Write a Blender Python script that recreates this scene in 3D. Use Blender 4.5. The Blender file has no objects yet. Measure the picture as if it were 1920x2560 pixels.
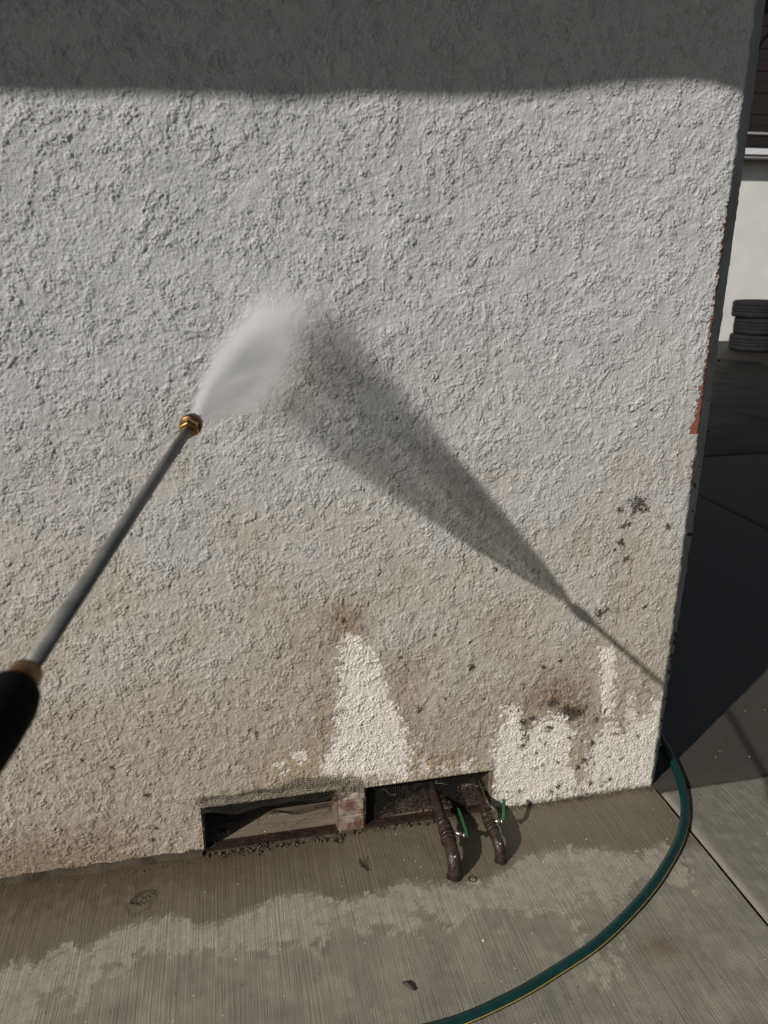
import bpy, bmesh, math, random
import numpy as np
from math import sin, cos, tan, radians, pi, sqrt
from mathutils import Vector, Matrix
random.seed(7)
sc = bpy.context.scene
col = sc.collection

# ------------------------------------------------------------------ camera
F, PITCH, YAW, CH = 1917.0, radians(18.6), radians(11.7), 1.45
FW = np.array([sin(YAW)*cos(PITCH), cos(YAW)*cos(PITCH), -sin(PITCH)])
RT = np.array([cos(YAW), -sin(YAW), 0.0])
UP = np.cross(RT, FW)
CAM = np.array([0.0, -1.6484, CH])
def ray(u, v): return FW*F + RT*(u-960) - UP*(v-1280)
def ground_at(u, v, z=0.0):
    d = ray(u, v); return CAM + d*((z-CAM[2])/d[2])
def wall_at(u, v, y=0.0):
    d = ray(u, v); return CAM + d*((y-CAM[1])/d[1])
cd = bpy.data.cameras.new('camera')
cam = bpy.data.objects.new('camera', cd); col.objects.link(cam)
cam.matrix_world = Matrix(((RT[0], UP[0], -FW[0], CAM[0]), (RT[1], UP[1], -FW[1], CAM[1]),
                           (RT[2], UP[2], -FW[2], CAM[2]), (0, 0, 0, 1)))
cd.sensor_fit = 'VERTICAL'; cd.sensor_height = 36.0; cd.lens = 36.0*F/2560.0
cd.clip_start = 0.01; cd.clip_end = 400
cd.dof.use_dof = True; cd.dof.focus_distance = 1.75; cd.dof.aperture_fstop = cd.lens/4.2
sc.camera = cam

# ------------------------------------------------------------------ sky, sun, exposure
SUN_EL, SUN_AZ = radians(31.2), radians(33.7)      # azimuth of the light's travel, from +x towards +y
S = Vector((cos(SUN_EL)*cos(SUN_AZ), cos(SUN_EL)*sin(SUN_AZ), -sin(SUN_EL)))
w = bpy.data.worlds.new('World'); sc.world = w; w.use_nodes = True
wn = w.node_tree.nodes; wl = w.node_tree.links
sky = wn.new('ShaderNodeTexSky'); sky.sky_type = 'NISHITA'; sky.sun_disc = False
sky.sun_elevation = SUN_EL
sky.sun_rotation = math.atan2(-S.x, -S.y) % (2*pi)
sky.air_density = 1.0; sky.dust_density = 1.6; sky.ozone_density = 1.0
bg = wn['Background']; bg.inputs['Strength'].default_value = 0.056
hs = wn.new('ShaderNodeHueSaturation'); hs.inputs['Saturation'].default_value = .85
wl.new(sky.outputs[0], hs.inputs['Color']); wl.new(hs.outputs[0], bg.inputs['Color'])
sd = bpy.data.lights.new('sun', 'SUN'); sd.energy = 4.8; sd.angle = radians(0.6); sd.color = (1.0, 0.965, 0.908)
so = bpy.data.objects.new('sun', sd); col.objects.link(so)
so.rotation_euler = (-S).to_track_quat('Z', 'Y').to_euler(); so.location = (-6, -6, 8)
sc.view_settings.view_transform = 'Standard'; sc.view_settings.look = 'None'
sc.view_settings.gamma = 1.0; sc.view_settings.use_curve_mapping = False
sc.view_settings.exposure = -0.20
sc.cycles.max_bounces = 8; sc.cycles.diffuse_bounces = 3; sc.cycles.volume_bounces = 4
sc.cycles.volume_step_rate = 0.35; sc.cycles.volume_max_steps = 256
sc.cycles.use_denoising = True; sc.cycles.denoiser = 'OPENIMAGEDENOISE'; sc.cycles.denoising_input_passes = 'RGB_ALBEDO_NORMAL'; sc.cycles.denoising_prefilter = 'ACCURATE'; sc.cycles.caustics_reflective = False; sc.cycles.caustics_refractive = False

# ------------------------------------------------------------------ helpers
def tag(o, label=None, cat=None, group=None, kind=None):
    if label: o['label'] = label
    if cat: o['category'] = cat
    if group: o['group'] = group
    if kind: o['kind'] = kind
    return o
def empty(name, loc=(0, 0, 0), rz=0):
    o = bpy.data.objects.new(name, None); o.empty_display_size = .1
    col.objects.link(o); o.location = loc; o.rotation_euler = (0, 0, rz); return o
def link(name, me, mat=None, parent=None, loc=None):
    o = bpy.data.objects.new(name, me); col.objects.link(o)
    if mat is not None and not me.materials: me.materials.append(mat)
    if parent is not None:
        o.parent = parent
    if loc is not None: o.location = loc
    return o
class MB:
    """collects verts and faces in world metres"""
    def __init__(s): s.v = []; s.f = []; s.sm = []
    def add(s, vs, fs, smooth=False):
        b = len(s.v); s.v += [tuple(float(q) for q in p) for p in vs]
        s.f += [tuple(b+i for i in f) for f in fs]; s.sm += [smooth]*len(fs)
    def box(s, a, b, jit=0.0):
        x0, y0, z0 = a; x1, y1, z1 = b
        vs = [(x, y, z) for x in (x0, x1) for y in (y0, y1) for z in (z0, z1)]
        if jit: vs = [tuple(c+random.uniform(-jit, jit) for c in p) for p in vs]
        s.add(vs, [(0, 1, 3, 2), (4, 6, 7, 5), (0, 4, 5, 1), (2, 3, 7, 6), (0, 2, 6, 4), (1, 5, 7, 3)])
    def tube(s, pts, r, seg=12, cap=True, smooth=True, twist=0.0):
        pts = [Vector(p) for p in pts]; n = len(pts)
        rs = r if hasattr(r, '__len__') else [r]*n
        t0 = (pts[1]-pts[0]).normalized()
        a = t0.orthogonal().normalized(); vs = []
        for i, p in enumerate(pts):
            t = (pts[min(i+1, n-1)]-pts[max(i-1, 0)]).normalized()
            a = (a - t*a.dot(t)).normalized(); b = t.cross(a)
            for k in range(seg):
                an = 2*pi*k/seg+twist; vs.append(p + (a*cos(an)+b*sin(an))*rs[i])
        fs = [(i*seg+k, i*seg+(k+1) % seg, (i+1)*seg+(k+1) % seg, (i+1)*seg+k) for i in range(n-1) for k in range(seg)]
        s.add(vs, fs, smooth)
        if cap:
            s.add(vs[:seg], [tuple(range(seg))[::-1]]); s.add(vs[-seg:], [tuple(range(seg))])
    def blob(s, c, r, flat=1.0):
        bm = bmesh.new(); bmesh.ops.create_icosphere(bm, subdivisions=1, radius=1)
        q = [Vector((v.co.x, v.co.y, v.co.z*flat))*r*random.uniform(.65, 1.2) for v in bm.verts]
        s.add([Vector(c)+p for p in q], [[v.index for v in f.verts] for f in bm.faces]); bm.free()
    def build(s, name, mat, parent=None, bevel=0):
        me = bpy.data.meshes.new(name); me.from_pydata(s.v, [], s.f); me.materials.append(mat)
        me.polygons.foreach_set('use_smooth', s.sm)
        bm = bmesh.new(); bm.from_mesh(me)
        bmesh.ops.remove_doubles(bm, verts=bm.verts, dist=1e-6)
        bmesh.ops.recalc_face_normals(bm, faces=bm.faces); bm.to_mesh(me); bm.free()
        o = link(name, me, None, parent)
        if bevel:
            m = o.modifiers.new('bevel', 'BEVEL'); m.width = bevel; m.segments = 2; m.limit_method = 'ANGLE'
        return o
def box_part(name, a, b, mat, parent=None, bevel=0, jit=0):
    m = MB(); m.box(a, b, jit); return m.build(name, mat, parent, bevel)
def smooth_curve(pts, n=8):
    pts = [Vector(p) for p in pts]; out = []
    P = [pts[0]*2-pts[1]]+pts+[pts[-1]*2-pts[-2]]
    for i in range(1, len(P)-2):
        for k in range(n):
            t = k/n; a, b, c, d = P[i-1], P[i], P[i+1], P[i+2]
            out.append(.5*((2*b)+(c-a)*t+(2*a-5*b+4*c-d)*t*t+(3*b-a-3*c+d)*t**3))
    out.append(pts[-1]); return out

# ------------------------------------------------------------------ numpy fields
def field(n, m, step, lam, seed, bw=.45, ax=1.0, ang=0.0):
    """band-passed random field, unit variance; lam metres; ax stretches along ang"""
    rng = np.random.RandomState(seed)
    a = rng.standard_normal((n, m)); fa = np.fft.rfft2(a)
    ky = np.fft.fftfreq(n, step)[:, None]; kx = np.fft.rfftfreq(m, step)[None, :]
    c, s_ = cos(ang), sin(ang)
    k1 = (kx*c+ky*s_)*ax; k2 = (-kx*s_+ky*c)
    k = np.sqrt(k1*k1+k2*k2)+1e-9
    fa *= np.exp(-(np.log(k*lam)/bw)**2/2)
    r = np.fft.irfft2(fa, s=(n, m)); return r/r.std()
def sstep(a, b, x):
    t = np.clip((x-a)/(b-a), 0, 1); return t*t*(3-2*t)
def sdf(poly, X, Y):
    """signed distance, positive inside"""
    d = np.full(X.shape, 1e9); ins = np.zeros(X.shape, bool); n = len(poly)
    for i in range(n):
        x0, y0 = poly[i]; x1, y1 = poly[(i+1) % n]
        ex, ey = x1-x0, y1-y0; wx, wy = X-x0, Y-y0
        t = np.clip((wx*ex+wy*ey)/(ex*ex+ey*ey+1e-12), 0, 1)
        d = np.minimum(d, (wx-ex*t)**2+(wy-ey*t)**2)
        if y0 != y1:
            c = ((y0 > Y) != (y1 > Y)) & (X < (x1-x0)*(Y-y0)/(y1-y0)+x0); ins ^= c
    d = np.sqrt(d); return np.where(ins, d, -d)
K = 1920/1659.0
def wpoly(pts): return [tuple(wall_at(u*K, v*K)[[0, 2]]) for u, v in pts]
def gpoly(pts): return [tuple(ground_at(u, v)[[0, 1]]) for u, v in pts]
def wpt(u, v): return wall_at(u*K, v*K)[[0, 2]]
def mixc(C, col_, m):
    C[...] = C*(1-m[..., None]) + np.array(col_)*m[..., None]

def grid_object(name, X, Y, Z, keep, colors, mat, parent):
    n, m = X.shape
    idx = np.arange(n*m).reshape(n, m)
    q = np.stack([idx[:-1, :-1], idx[:-1, 1:], idx[1:, 1:], idx[1:, :-1]], -1).reshape(-1, 4)
    if keep is not None: q = q[keep.reshape(-1)]
    co = np.stack([X, Y, Z], -1).reshape(-1, 3)
    used = np.zeros(n*m, bool); used[q.ravel()] = True
    remap = np.cumsum(used)-1; co = co[used]; q = remap[q]
    cc = colors.reshape(-1, 4)[used]
    me = bpy.data.meshes.new(name)
    me.vertices.add(len(co)); me.vertices.foreach_set('co', co.astype(np.float32).ravel())
    me.loops.add(q.size); me.loops.foreach_set('vertex_index', q.astype(np.int32).ravel())
    me.polygons.add(len(q)); me.polygons.foreach_set('loop_start', np.arange(0, q.size, 4, dtype=np.int32))
    me.update(calc_edges=True)
    me.polygons.foreach_set('use_smooth', np.ones(len(q), bool))
    at = me.color_attributes.new('paint', 'FLOAT_COLOR', 'POINT')
    at.data.foreach_set('color', cc.astype(np.float32).ravel())
    me.materials.append(mat)
    return link(name, me, None, parent)

# ------------------------------------------------------------------ materials
class NT:
    def __init__(s, name):
        s.m = bpy.data.materials.new(name); s.m.use_nodes = True
        s.t = s.m.node_tree; s.n = s.t.nodes; s.l = s.t.links
        s.b = s.n['Principled BSDF']
        s.tc = s.n.new('ShaderNodeTexCoord')
    def coord(s, scale=(1, 1, 1), src='Object'):
        mp = s.n.new('ShaderNodeMapping'); mp.inputs['Scale'].default_value = scale
        s.l.new(s.tc.outputs[src], mp.inputs[0]); return mp.outputs[0]
    def noise(s, scale, detail=3, rough=.5, sc=(1, 1, 1), dist=0):
        n = s.n.new('ShaderNodeTexNoise'); n.inputs['Scale'].default_value = scale
        n.inputs['Detail'].default_value = detail; n.inputs['Roughness'].default_value = rough
        n.inputs['Distortion'].default_value = dist
        s.l.new(s.coord(sc), n.inputs['Vector']); return n.outputs['Fac']
    def ramp(s, x, stops):
        r = s.n.new('ShaderNodeValToRGB'); e = r.color_ramp.elements
        while len(e) < len(stops): e.new(.5)
        for i, (p, c) in enumerate(stops):
            e[i].position = p; e[i].color = (c if hasattr(c, '__len__') else (c, c, c))+(1,) if hasattr(c, '__len__') else (c, c, c, 1)
        s.l.new(x, r.inputs[0]); return r.outputs[0]
    def mix(s, f, a, b, mode='MIX'):
        m = s.n.new('ShaderNodeMix'); m.data_type = 'RGBA'; m.blend_type = mode
        for i, x in ((0, f), (6, a), (7, b)):
            if isinstance(x, (int, float)): m.inputs[i].default_value = x
            elif isinstance(x, tuple): m.inputs[i].default_value = x+(1,)
            else: s.l.new(x, m.inputs[i])
        return m.outputs[2]
    def math(s, op, a, b=0.0, c=0.0, clamp=False):
        m = s.n.new('ShaderNodeMath'); m.operation = op; m.use_clamp = clamp
        for i, x in enumerate((a, b, c)):
            if isinstance(x, (int, float)): m.inputs[i].default_value = x
            else: s.l.new(x, m.inputs[i])
        return m.outputs[0]
    def bump(s, h, dist=.001, strength=1.0, prev=None):
        b = s.n.new('ShaderNodeBump'); b.inputs['Distance'].default_value = dist
        b.inputs['Strength'].default_value = strength; s.l.new(h, b.inputs['Height'])
        if prev is not None: s.l.new(prev, b.inputs['Normal'])
        s.l.new(b.outputs[0], s.b.inputs['Normal']); return b.outputs[0]
    def set(s, name, x):
        if isinstance(x, (int, float)): s.b.inputs[name].default_value = x
        elif isinstance(x, tuple): s.b.inputs[name].default_value = x+(1,)
        else: s.l.new(x, s.b.inputs[name])
def simple(name, c1, c2, scale=20, rough=.8, metal=0.0, bd=.0008, bs=150, spec=.5, rvar=.0):
    t = NT(name); n = t.noise(scale, 5, .6)
    t.set('Base Color', t.ramp(n, [(.3, c1), (.7, c2)])); t.set('Metallic', metal); t.set('Specular IOR Level', spec)
    if rvar:
        t.set('Roughness', t.math('MULTIPLY_ADD', t.noise(scale*2.3, 3), rvar, rough-rvar*.5))
    else: t.set('Roughness', rough)
    if bd: t.bump(t.noise(bs, 3), bd)
    return t.m

# stucco: painted colour and wetness live on the sheet; fine sand grain is bump
t = NT('stucco_mat')
ca = t.n.new('ShaderNodeVertexColor'); ca.layer_name = 'paint'
g = t.noise(330, 4, .65)
g2 = t.noise(38, 4, .6)
c = t.mix(1.0, ca.outputs[0], t.ramp(g, [(.25, .72), (.5, 1.0), (.8, 1.12)]), 'MULTIPLY')
c = t.mix(1.0, c, t.ramp(g2, [(.3, .9), (.7, 1.05)]), 'MULTIPLY')
t.set('Base Color', c)
t.set('Roughness', t.math('MULTIPLY_ADD', ca.outputs[1], -.62, .9))
t.set('Specular IOR Level', .45)
nb = t.bump(t.noise(230, 4, .7), .0026)
t.bump(t.noise(480, 2, .6), .0012, prev=nb)
M_STUCCO = t.m

t = NT('concrete_mat')
ca = t.n.new('ShaderNodeVertexColor'); ca.layer_name = 'paint'
br = t.noise(1, 4, .65, (210, 4, 1))
br2 = t.noise(1, 2, .6, (110, 2.5, 1))
g = t.noise(420, 3, .7)
c = t.mix(1.0, ca.outputs[0], t.ramp(g, [(.25, .78), (.6, 1.0), (.75, 1.3)]), 'MULTIPLY')
c = t.mix(1.0, c, t.ramp(br, [(.3, .88), (.65, 1.05)]), 'MULTIPLY')
c = t.mix(1.0, c, t.ramp(br2, [(.3, .9), (.7, 1.06)]), 'MULTIPLY')
t.set('Base Color', c)
t.set('Roughness', t.math('MULTIPLY_ADD', ca.outputs[1], -.55, .85))
hh = t.math('ADD', t.math('MULTIPLY', br, 1.3), t.math('MULTIPLY', g, .7))
t.bump(hh, .0020)
M_CONC = t.m

t = NT('yard_concrete_mat')
n = t.noise(3, 5, .6); n2 = t.noise(120, 3, .6)
c = t.ramp(n, [(.3, (.017, .0155, .014)), (.7, (.030, .027, .024))])
t.set('Base Color', t.mix(1.0, c, t.ramp(n2, [(.3, .8), (.7, 1.15)]), 'MULTIPLY'))
t.set('Roughness', t.math('MULTIPLY_ADD', n, .4, .4)); t.set('Specular IOR Level', .15); t.bump(n2, .0008)
M_YARD = t.m
M_BASE = simple('soil_mat', (.025, .02, .015), (.05, .045, .035), 8)
M_CORNER = simple('corner_concrete_mat', (.22, .205, .185), (.33, .315, .29), 9, .85, bd=.0012, bs=60)
M_WHITE = simple('render_white_mat', (.62, .61, .58), (.70, .69, .66), 3, .9, bd=.002, bs=40)
M_PLAIN = simple('painted_render_mat', (.50, .49, .46), (.58, .57, .54), 12, .9, bd=.003, bs=60)
M_FASCIA = simple('fascia_mat', (.62, .64, .66), (.70, .72, .73), 6, .6, bd=0)
M_ROOF = simple('shingle_mat', (.07, .065, .06), (.13, .12, .11), 30, .95)
M_SOFFIT = simple('soffit_mat', (.30, .28, .26), (.38, .36, .33), 8, .85)
M_DARKWOOD = simple('dark_board_mat', (.006, .0035, .0028), (.013, .007, .0055), 14, .75)
M_RAIL = simple('rail_mat', (.28, .27, .26), (.38, .37, .36), 20, .45, .4, bd=0)
M_VOID = simple('crawl_space_mat', (.004, .0035, .003), (.009, .007, .006), 20, .95)
M_WIRE = simple('wire_mat', (.035, .032, .028), (.07, .062, .05), 60, .6, .5, bd=0)
M_MUD = simple('mud_mat', (.035, .025, .017), (.085, .062, .042), 90, .45, bd=.002, bs=260, rvar=.4)
M_STRAW = simple('straw_mat', (.035, .018, .013), (.14, .09, .055), 60, .7, bd=0)
M_MORTAR = simple('mortar_mat', (.035, .028, .020), (.08, .067, .048), 30, .9, bd=.003, bs=160, spec=.1)
M_BRASS = simple('brass_mat', (.30, .17, .045), (.55, .36, .12), 60, .28, 1.0, bd=.0003, bs=300, rvar=.25)
M_BRASSD = simple('copper_mat', (.16, .075, .035), (.32, .16, .07), 60, .35, 1.0, bd=.0003, bs=300, rvar=.25)
M_STEEL = simple('steel_mat', (.42, .38, .33), (.6, .56, .5), 200, .3, 1.0, bd=.0003, bs=300, rvar=.3)
M_PIPE = simple('lance_pipe_mat', (.09, .088, .082), (.21, .205, .19), 22, .5, .15, bd=.0004, bs=130, rvar=.3)
M_GRIP = simple('grip_mat', (.003, .003, .003), (.006, .006, .006), 40, .8, bd=.0004, bs=400, spec=.08)
M_AMBER = simple('amber_ring_mat', (.12, .06, .012), (.22, .115, .025), 40, .4, .6, bd=0)
M_GREENP = simple('green_lever_mat', (.006, .05, .017), (.014, .10, .035), 60, .5, bd=.0004, bs=200)
M_IRON = simple('dark_pipe_mat', (.012, .009, .008), (.050, .032, .023), 70, .38, .1, bd=.0028, bs=140, rvar=.4)
M_RUBBER = simple('tyre_mat', (.010, .010, .0105), (.018, .018, .0185), 12, .85, bd=.001, bs=60, spec=.15)
M_FLECK = simple('white_fleck_mat', (.5, .48, .42), (.7, .68, .6), 40, .7, bd=0)
M_LEAF = simple('dry_leaf_mat', (.02, .016, .012), (.05, .04, .03), 120, .7, bd=.001, bs=300)
M_SEAL = simple('joint_filler_mat', (.008, .008, .009), (.018, .017, .017), 40, .8, bd=0)
t = NT('hose_mat')
n = t.noise(30, 4, .6)
t.set('Base Color', t.ramp(n, [(.3, (.002, .020, .019)), (.7, (.004, .034, .031))]))
t.set('Roughness', t.math('MULTIPLY_ADD', t.noise(80, 3), .35, .2)); t.bump(t.noise(1, 2, .5, (90, 90, 90)), .0006)
M_HOSE = t.m
M_YELLOW = simple('hose_stripe_mat', (.30, .22, .03), (.45, .34, .05), 50, .45, bd=0)
t = NT('sill_wood_mat')
n = t.noise(1, 5, .6, (7, 90, 20)); n2 = t.noise(28, 3, .5)
t.set('Base Color', t.mix(t.ramp(n2, [(.60, 0.0), (.66, .8)]), t.ramp(n, [(.3, (.12, .095, .068)), (.7, (.23, .19, .145))]), (.075, .045, .028)))
t.set('Roughness', .55); t.bump(n, .001); M_SILL = t.m
t = NT('brick_mat')
n = t.noise(26, 5, .7)
t.set('Base Color', t.mix(t.ramp(n, [(.42, 0.0), (.62, .85)]), t.ramp(t.noise(160, 3), [(.3, (.10, .045, .032)), (.7, (.18, .085, .06))]), (.36, .31, .25)))
t.set('Roughness', .9); t.bump(t.noise(150, 4, .6), .003); M_BRICK = t.m
t = NT('water_mat')
t.set('Base Color', (1.0, 1.0, 1.0)); t.set('Roughness', .03); t.set('Transmission Weight', 1.0); t.set('IOR', 1.33)
M_WATER = t.m

# ================================================================== GROUND
GROUND = 'ground'
gm = MB(); gm.box((-60, -60, -.3), (80, 80, -.045))
ground = gm.build('ground', M_BASE); tag(ground, kind='structure')
# front slab, painted
xs = np.arange(-1.1, 1.1301, .004); ys = np.arange(-1.25, .001, .004)
GX, GY = np.meshgrid(xs, ys); n_, m_ = GX.shape
def gf(lam, seed, **k): return field(512, 768, .004, lam, seed, **k)[:n_, :m_]
e1, e2, e3, e4 = gf(.05, 1), gf(.016, 2), gf(.16, 3), gf(.012, 5)
base = np.zeros((n_, m_, 3)); base[...] = (.215, .200, .158)
base *= (1+.07*e3+.04*e1)[..., None]
def cpts(lst, ox, oy, s): return [(ox+a/s, oy+b/s) for a, b in lst]
up1 = [(-500, 640), (-200, 600), (0, 560), (110, 530), (150, 560), (210, 500), (300, 450), (330, 485), (390, 475), (460, 420), (510, 390), (640, 360), (760, 330), (850, 380), (950, 360), (1100, 300), (1200, 250), (1330, 230), (1480, 270), (1600, 240), (1659, 235)]
up2 = [(80, 250), (200, 270), (300, 270), (370, 270), (450, 250), (560, 190), (600, 140), (760, 120), (900, 110), (1100, 130), (1200, 90), (1290, 110), (1330, 220)]
lo2 = [(1340, 300), (1240, 260), (1150, 240), (1080, 240), (1040, 320), (980, 350), (900, 300), (850, 330), (800, 370), (850, 470), (960, 600), (1000, 560), (1040, 480), (1020, 640), (960, 700), (920, 690), (860, 560), (790, 400), (700, 370), (600, 390), (480, 360), (380, 370), (310, 450), (240, 440), (180, 360), (130, 340), (160, 480), (30, 470), (-10, 400)]
lo1 = [(1560, 420), (1530, 300), (1430, 350), (1400, 470), (1300, 450), (1250, 440), (1150, 500), (1080, 470), (1000, 470), (950, 500), (880, 460), (820, 500), (640, 490), (570, 500), (540, 590), (490, 590), (440, 510), (400, 690), (330, 740), (300, 650), (180, 660), (150, 800), (100, 980), (-500, 1000)]
bandp = gpoly(cpts(up1, 0, 2100, 1.728)+cpts(up2, 960, 2060, 1.728)+cpts(lo2, 960, 2060, 1.728)+cpts(lo1, 0, 2100, 1.728))
d = sdf(bandp, GX, GY)
dn = d + .007*e1 + .0045*e2 + .004*e4
light = sstep(-.003, .008, dn)*(.55+.35*sstep(-1.2, 1.0, e1+.7*e2)+.12*e4)
light = np.clip(light, 0, 1)
# wet belt between the wall and the dry band
upl = gpoly(cpts(up1, 0, 2100, 1.728)+cpts(up2, 960, 2060, 1.728))
ux = np.array([p[0] for p in upl]); uy = np.array([p[1] for p in upl]); o_ = np.argsort(ux)
yb = np.interp(GX, ux[o_], uy[o_])
wet = sstep(-.015, .02, GY-yb+.008*e1)*(1-light)
mixc(base, (.143, .124, .087), wet*.9)
lft = sstep(.45, -.25, GX+.05*e1)*sstep(-.20, -.02, GY+.02*e1)*wet
mixc(base, (.070, .047, .027), lft*.75)
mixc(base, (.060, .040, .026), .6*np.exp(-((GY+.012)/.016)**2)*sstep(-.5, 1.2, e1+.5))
mixc(base, (.345, .32, .25), light*.85)
# small dried speckles on the lower part
sp = sstep(1.55, 2.3, gf(.014, 9))*sstep(-.2, 1.4, gf(.12, 10))*(1-wet)
mixc(base, (.24, .22, .175), sp*.6)
for q in ([(1730, 2420), (1750, 2440), (1775, 2500), (1760, 2500), (1735, 2460)], [(1645, 2390), (1670, 2395), (1690, 2420), (1675, 2425)], [(1600, 2340), (1612, 2335), (1630, 2370), (1618, 2372)],
          [(1560, 2500), (1590, 2510), (1600, 2560), (1575, 2555)], [(1610, 2500), (1640, 2530), (1630, 2560)], [(1395, 2400), (1440, 2420), (1450, 2500), (1420, 2490)]):
    mixc(base, (.26, .24, .195), .55*sstep(-.002, .006, sdf(gpoly(q), GX, GY)+.004*e2))
mixc(base, (.11, .065, .04), .5*np.exp(-(((GX-.86)/.05)**2+((GY+.50)/.035)**2)))
# shoe-print ring of splash
rings = sdf(gpoly([(315, 2265), (330, 2290), (370, 2270), (395, 2235), (385, 2225), (350, 2230)]), GX, GY)
mixc(base, (.045, .03, .02), .5*np.exp(-((rings)/.003)**2))
H = .00015*e1+.0003*e3
H += .0015*sstep(-.012, -.002, GY)*(1+.6*e2)
wa = np.clip(wet*.8+.1, 0, 1)
cols = np.concatenate([np.clip(base, .01, 1), wa[..., None]], -1)
# wetness travels in its own attribute channel (alpha)
patio = grid_object('patio_slab', GX, GY, H, None, cols, M_CONC, ground)
sk = MB(); sk.box((-1.1, -1.25, -.04), (1.1295, .0, -.003)); sk.build('slab_body', M_MORTAR, patio)
def yard_slab(name, x0, x1, y0, y1, mat, z=0.0, parent=ground, cl=(.150, .132, .100)):
    nx = max(2, int((x1-x0)/.02)); ny = max(2, int((y1-y0)/.02))
    if nx*ny > 40000: nx, ny = 60, 60
    X, Y = np.meshgrid(np.linspace(x0, x1, nx+1), np.linspace(y0, y1, ny+1))
    Z = np.full(X.shape, z); r = np.minimum(np.minimum(X-x0, x1-X), np.minimum(Y-y0, y1-Y))
    Z = np.where(r <= 1e-9, z-.004, Z)
    C = np.zeros(X.shape+(4,)); C[..., :3] = cl; C[..., 3] = .35
    o = grid_object(name, X, Y, Z, None, C, mat, parent); return o
# slab right of the joint (sunlit) with a pale worn lip, and the other far slabs
def lipslab():
    xs = np.arange(1.139, 2.35, .006); ys = np.arange(-1.25, -.0300, .006)
    X, Y = np.meshgrid(xs, ys); n, m = X.shape
    f1 = field(256, 256, .006, .06, 21)[:n, :m] if n <= 256 and m <= 256 else field(512, 512, .006, .06, 21)[:n, :m]
    f2 = field(512, 512, .006, .02, 22)[:n, :m]
    C = np.zeros((n, m, 3)); C[...] = (.180, .168, .132); C *= (1+.07*f1+.04*f2)[..., None]
    lip = sstep(.030, .012, X-1.139+.004*f1)
    mixc(C, (.24, .22, .18), lip*.75)
    mixc(C, (.22, .2, .16), .5*np.exp(-((X-1.30)/.06)**2-((Y+.12)/.05)**2)*sstep(0, 1, f1+.5))
    lip2 = sstep(.028, .010, -.0300-Y+.003*f2); mixc(C, (.19, .175, .145), lip2*.6)
    Z = .00015*f1 - .006*sstep(.010, 0, X-1.139) - .004*sstep(.010, 0, -.0300-Y)
    return grid_object('patio_slab', X, Y, Z, None, np.concatenate([C, np.full((n, m, 1), .25)], -1), M_CONC, ground)
lipslab()
# filler sits lower in the joints
jm = MB(); jm.box((1.1297, -1.25, -.04), (1.1385, .0, -.010)); jm.build('joint_filler', M_SEAL, ground)
jm = MB(); jm.box((1.1390, -.0298, -.04), (2.9, -.0192, -.002)); jm.build('joint_filler', M_MORTAR, ground)
# yard slabs in the shade
yx = [1.08, 2.9, 4.8, 7.9, 11.0]; yy = [-.022, 3.365, 10.6]
for i in range(len(yx)-1):
    for j in range(len(yy)-1):
        yard_slab('yard_slab', yx[i]+.003, yx[i+1]-.003, yy[j]+.003, yy[j+1]-.003, M_YARD if j else M_CONC, z=0.0, cl=(.052, .045, .036))
yard_slab('yard_slab', 2.36, 6, -6, -.03, M_CONC, 0.0)
yard_slab('yard_slab', -4, 2.34, -6, -1.26, M_CONC, 0.0)
yard_slab('yard_slab', -6, -1.11, -1.25, 0, M_CONC, 0.0)

# ================================================================== BUILDING
bld = empty('stucco_building', (0, 0, 0))
tag(bld, 'white stucco building with crawl space vents and a chipped corner, being washed', 'building')
XC = 1.128
V1 = (-.129, .218, .003, .137); V2 = (.287, .640, .003, .132); PIER = (.218, .287, .003, .100)
step = .0022
xs = np.arange(-1.10, XC+.0001, step); xs[-1] = XC
zs = np.arange(0, 2.2001, step)
for e in (V1[0], V1[1], V2[0], V2[1]): xs[np.argmin(abs(xs-e))] = e
for e in (V1[3], V2[3], PIER[3]):
    zs[np.argmin(abs(zs-e))] = e
WX, WZ = np.meshgrid(xs, zs); n_, m_ = WX.shape
def wf(lam, seed, **k): return field(1024, 1024, step, lam, seed, **k)[:n_, :m_]
M1_ = wf(.12, 36)
A1, A2, A3 = wf(.030, 11, bw=.4), wf(.013, 12, bw=.4), wf(.0075, 13, bw=.35)
B1, B2 = wf(.085, 14, bw=.5, ax=1.7, ang=.5), wf(.20, 15)
G1, G2 = wf(.0055, 16, bw=.55), wf(.011, 17, bw=.5)
WN = np.random.RandomState(77).standard_normal(WX.shape)
L1 = wf(.35, 18); M1, M2 = wf(.05, 19), wf(.022, 20)
# skip-trowel coat: thin overlapping ledges that drop towards lower right, sandy faces between
DP = WX*.80-WZ*.60
A4 = wf(.018, 37, bw=.35)
def ledge(per, f, sharp=.10):
    t_ = DP/per+f; k_ = np.floor(t_); t_ = t_-k_
    return np.where(t_ > 1-sharp, (1-t_)/sharp, t_/(1-sharp))
q1 = 1.15*wf(.062, 14, bw=.5)+.42*A1+.16*A4+.09*A3
q2 = .95*wf(.027, 38, bw=.45)+.30*A4+.14*A3
q3 = .9*wf(.018, 39, bw=.4)+.3*A3
t1 = ledge(.050, q1, .05); t2 = ledge(.021, q2, .11); t3 = ledge(.012, q3, .22)
k1 = sstep(.15, .75, wf(.055, 41)+.35*wf(.2, 42)); k2 = sstep(-.15, .6, wf(.028, 43)+.45*B2); k3 = sstep(-.6, .8, wf(.05, 44))
big = sstep(.75, .90, wf(.085, 46, bw=.5, ax=1.7, ang=.5)+.28*A1+.16*A2)*sstep(-.2, .8, wf(.3, 24))
flat = np.clip(.85*big+.5*sstep(.7, 1.5, wf(.09, 26)), 0, 1)
smudge = 1-.6*sstep(.7, 1.5, wf(.14, 27))
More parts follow.
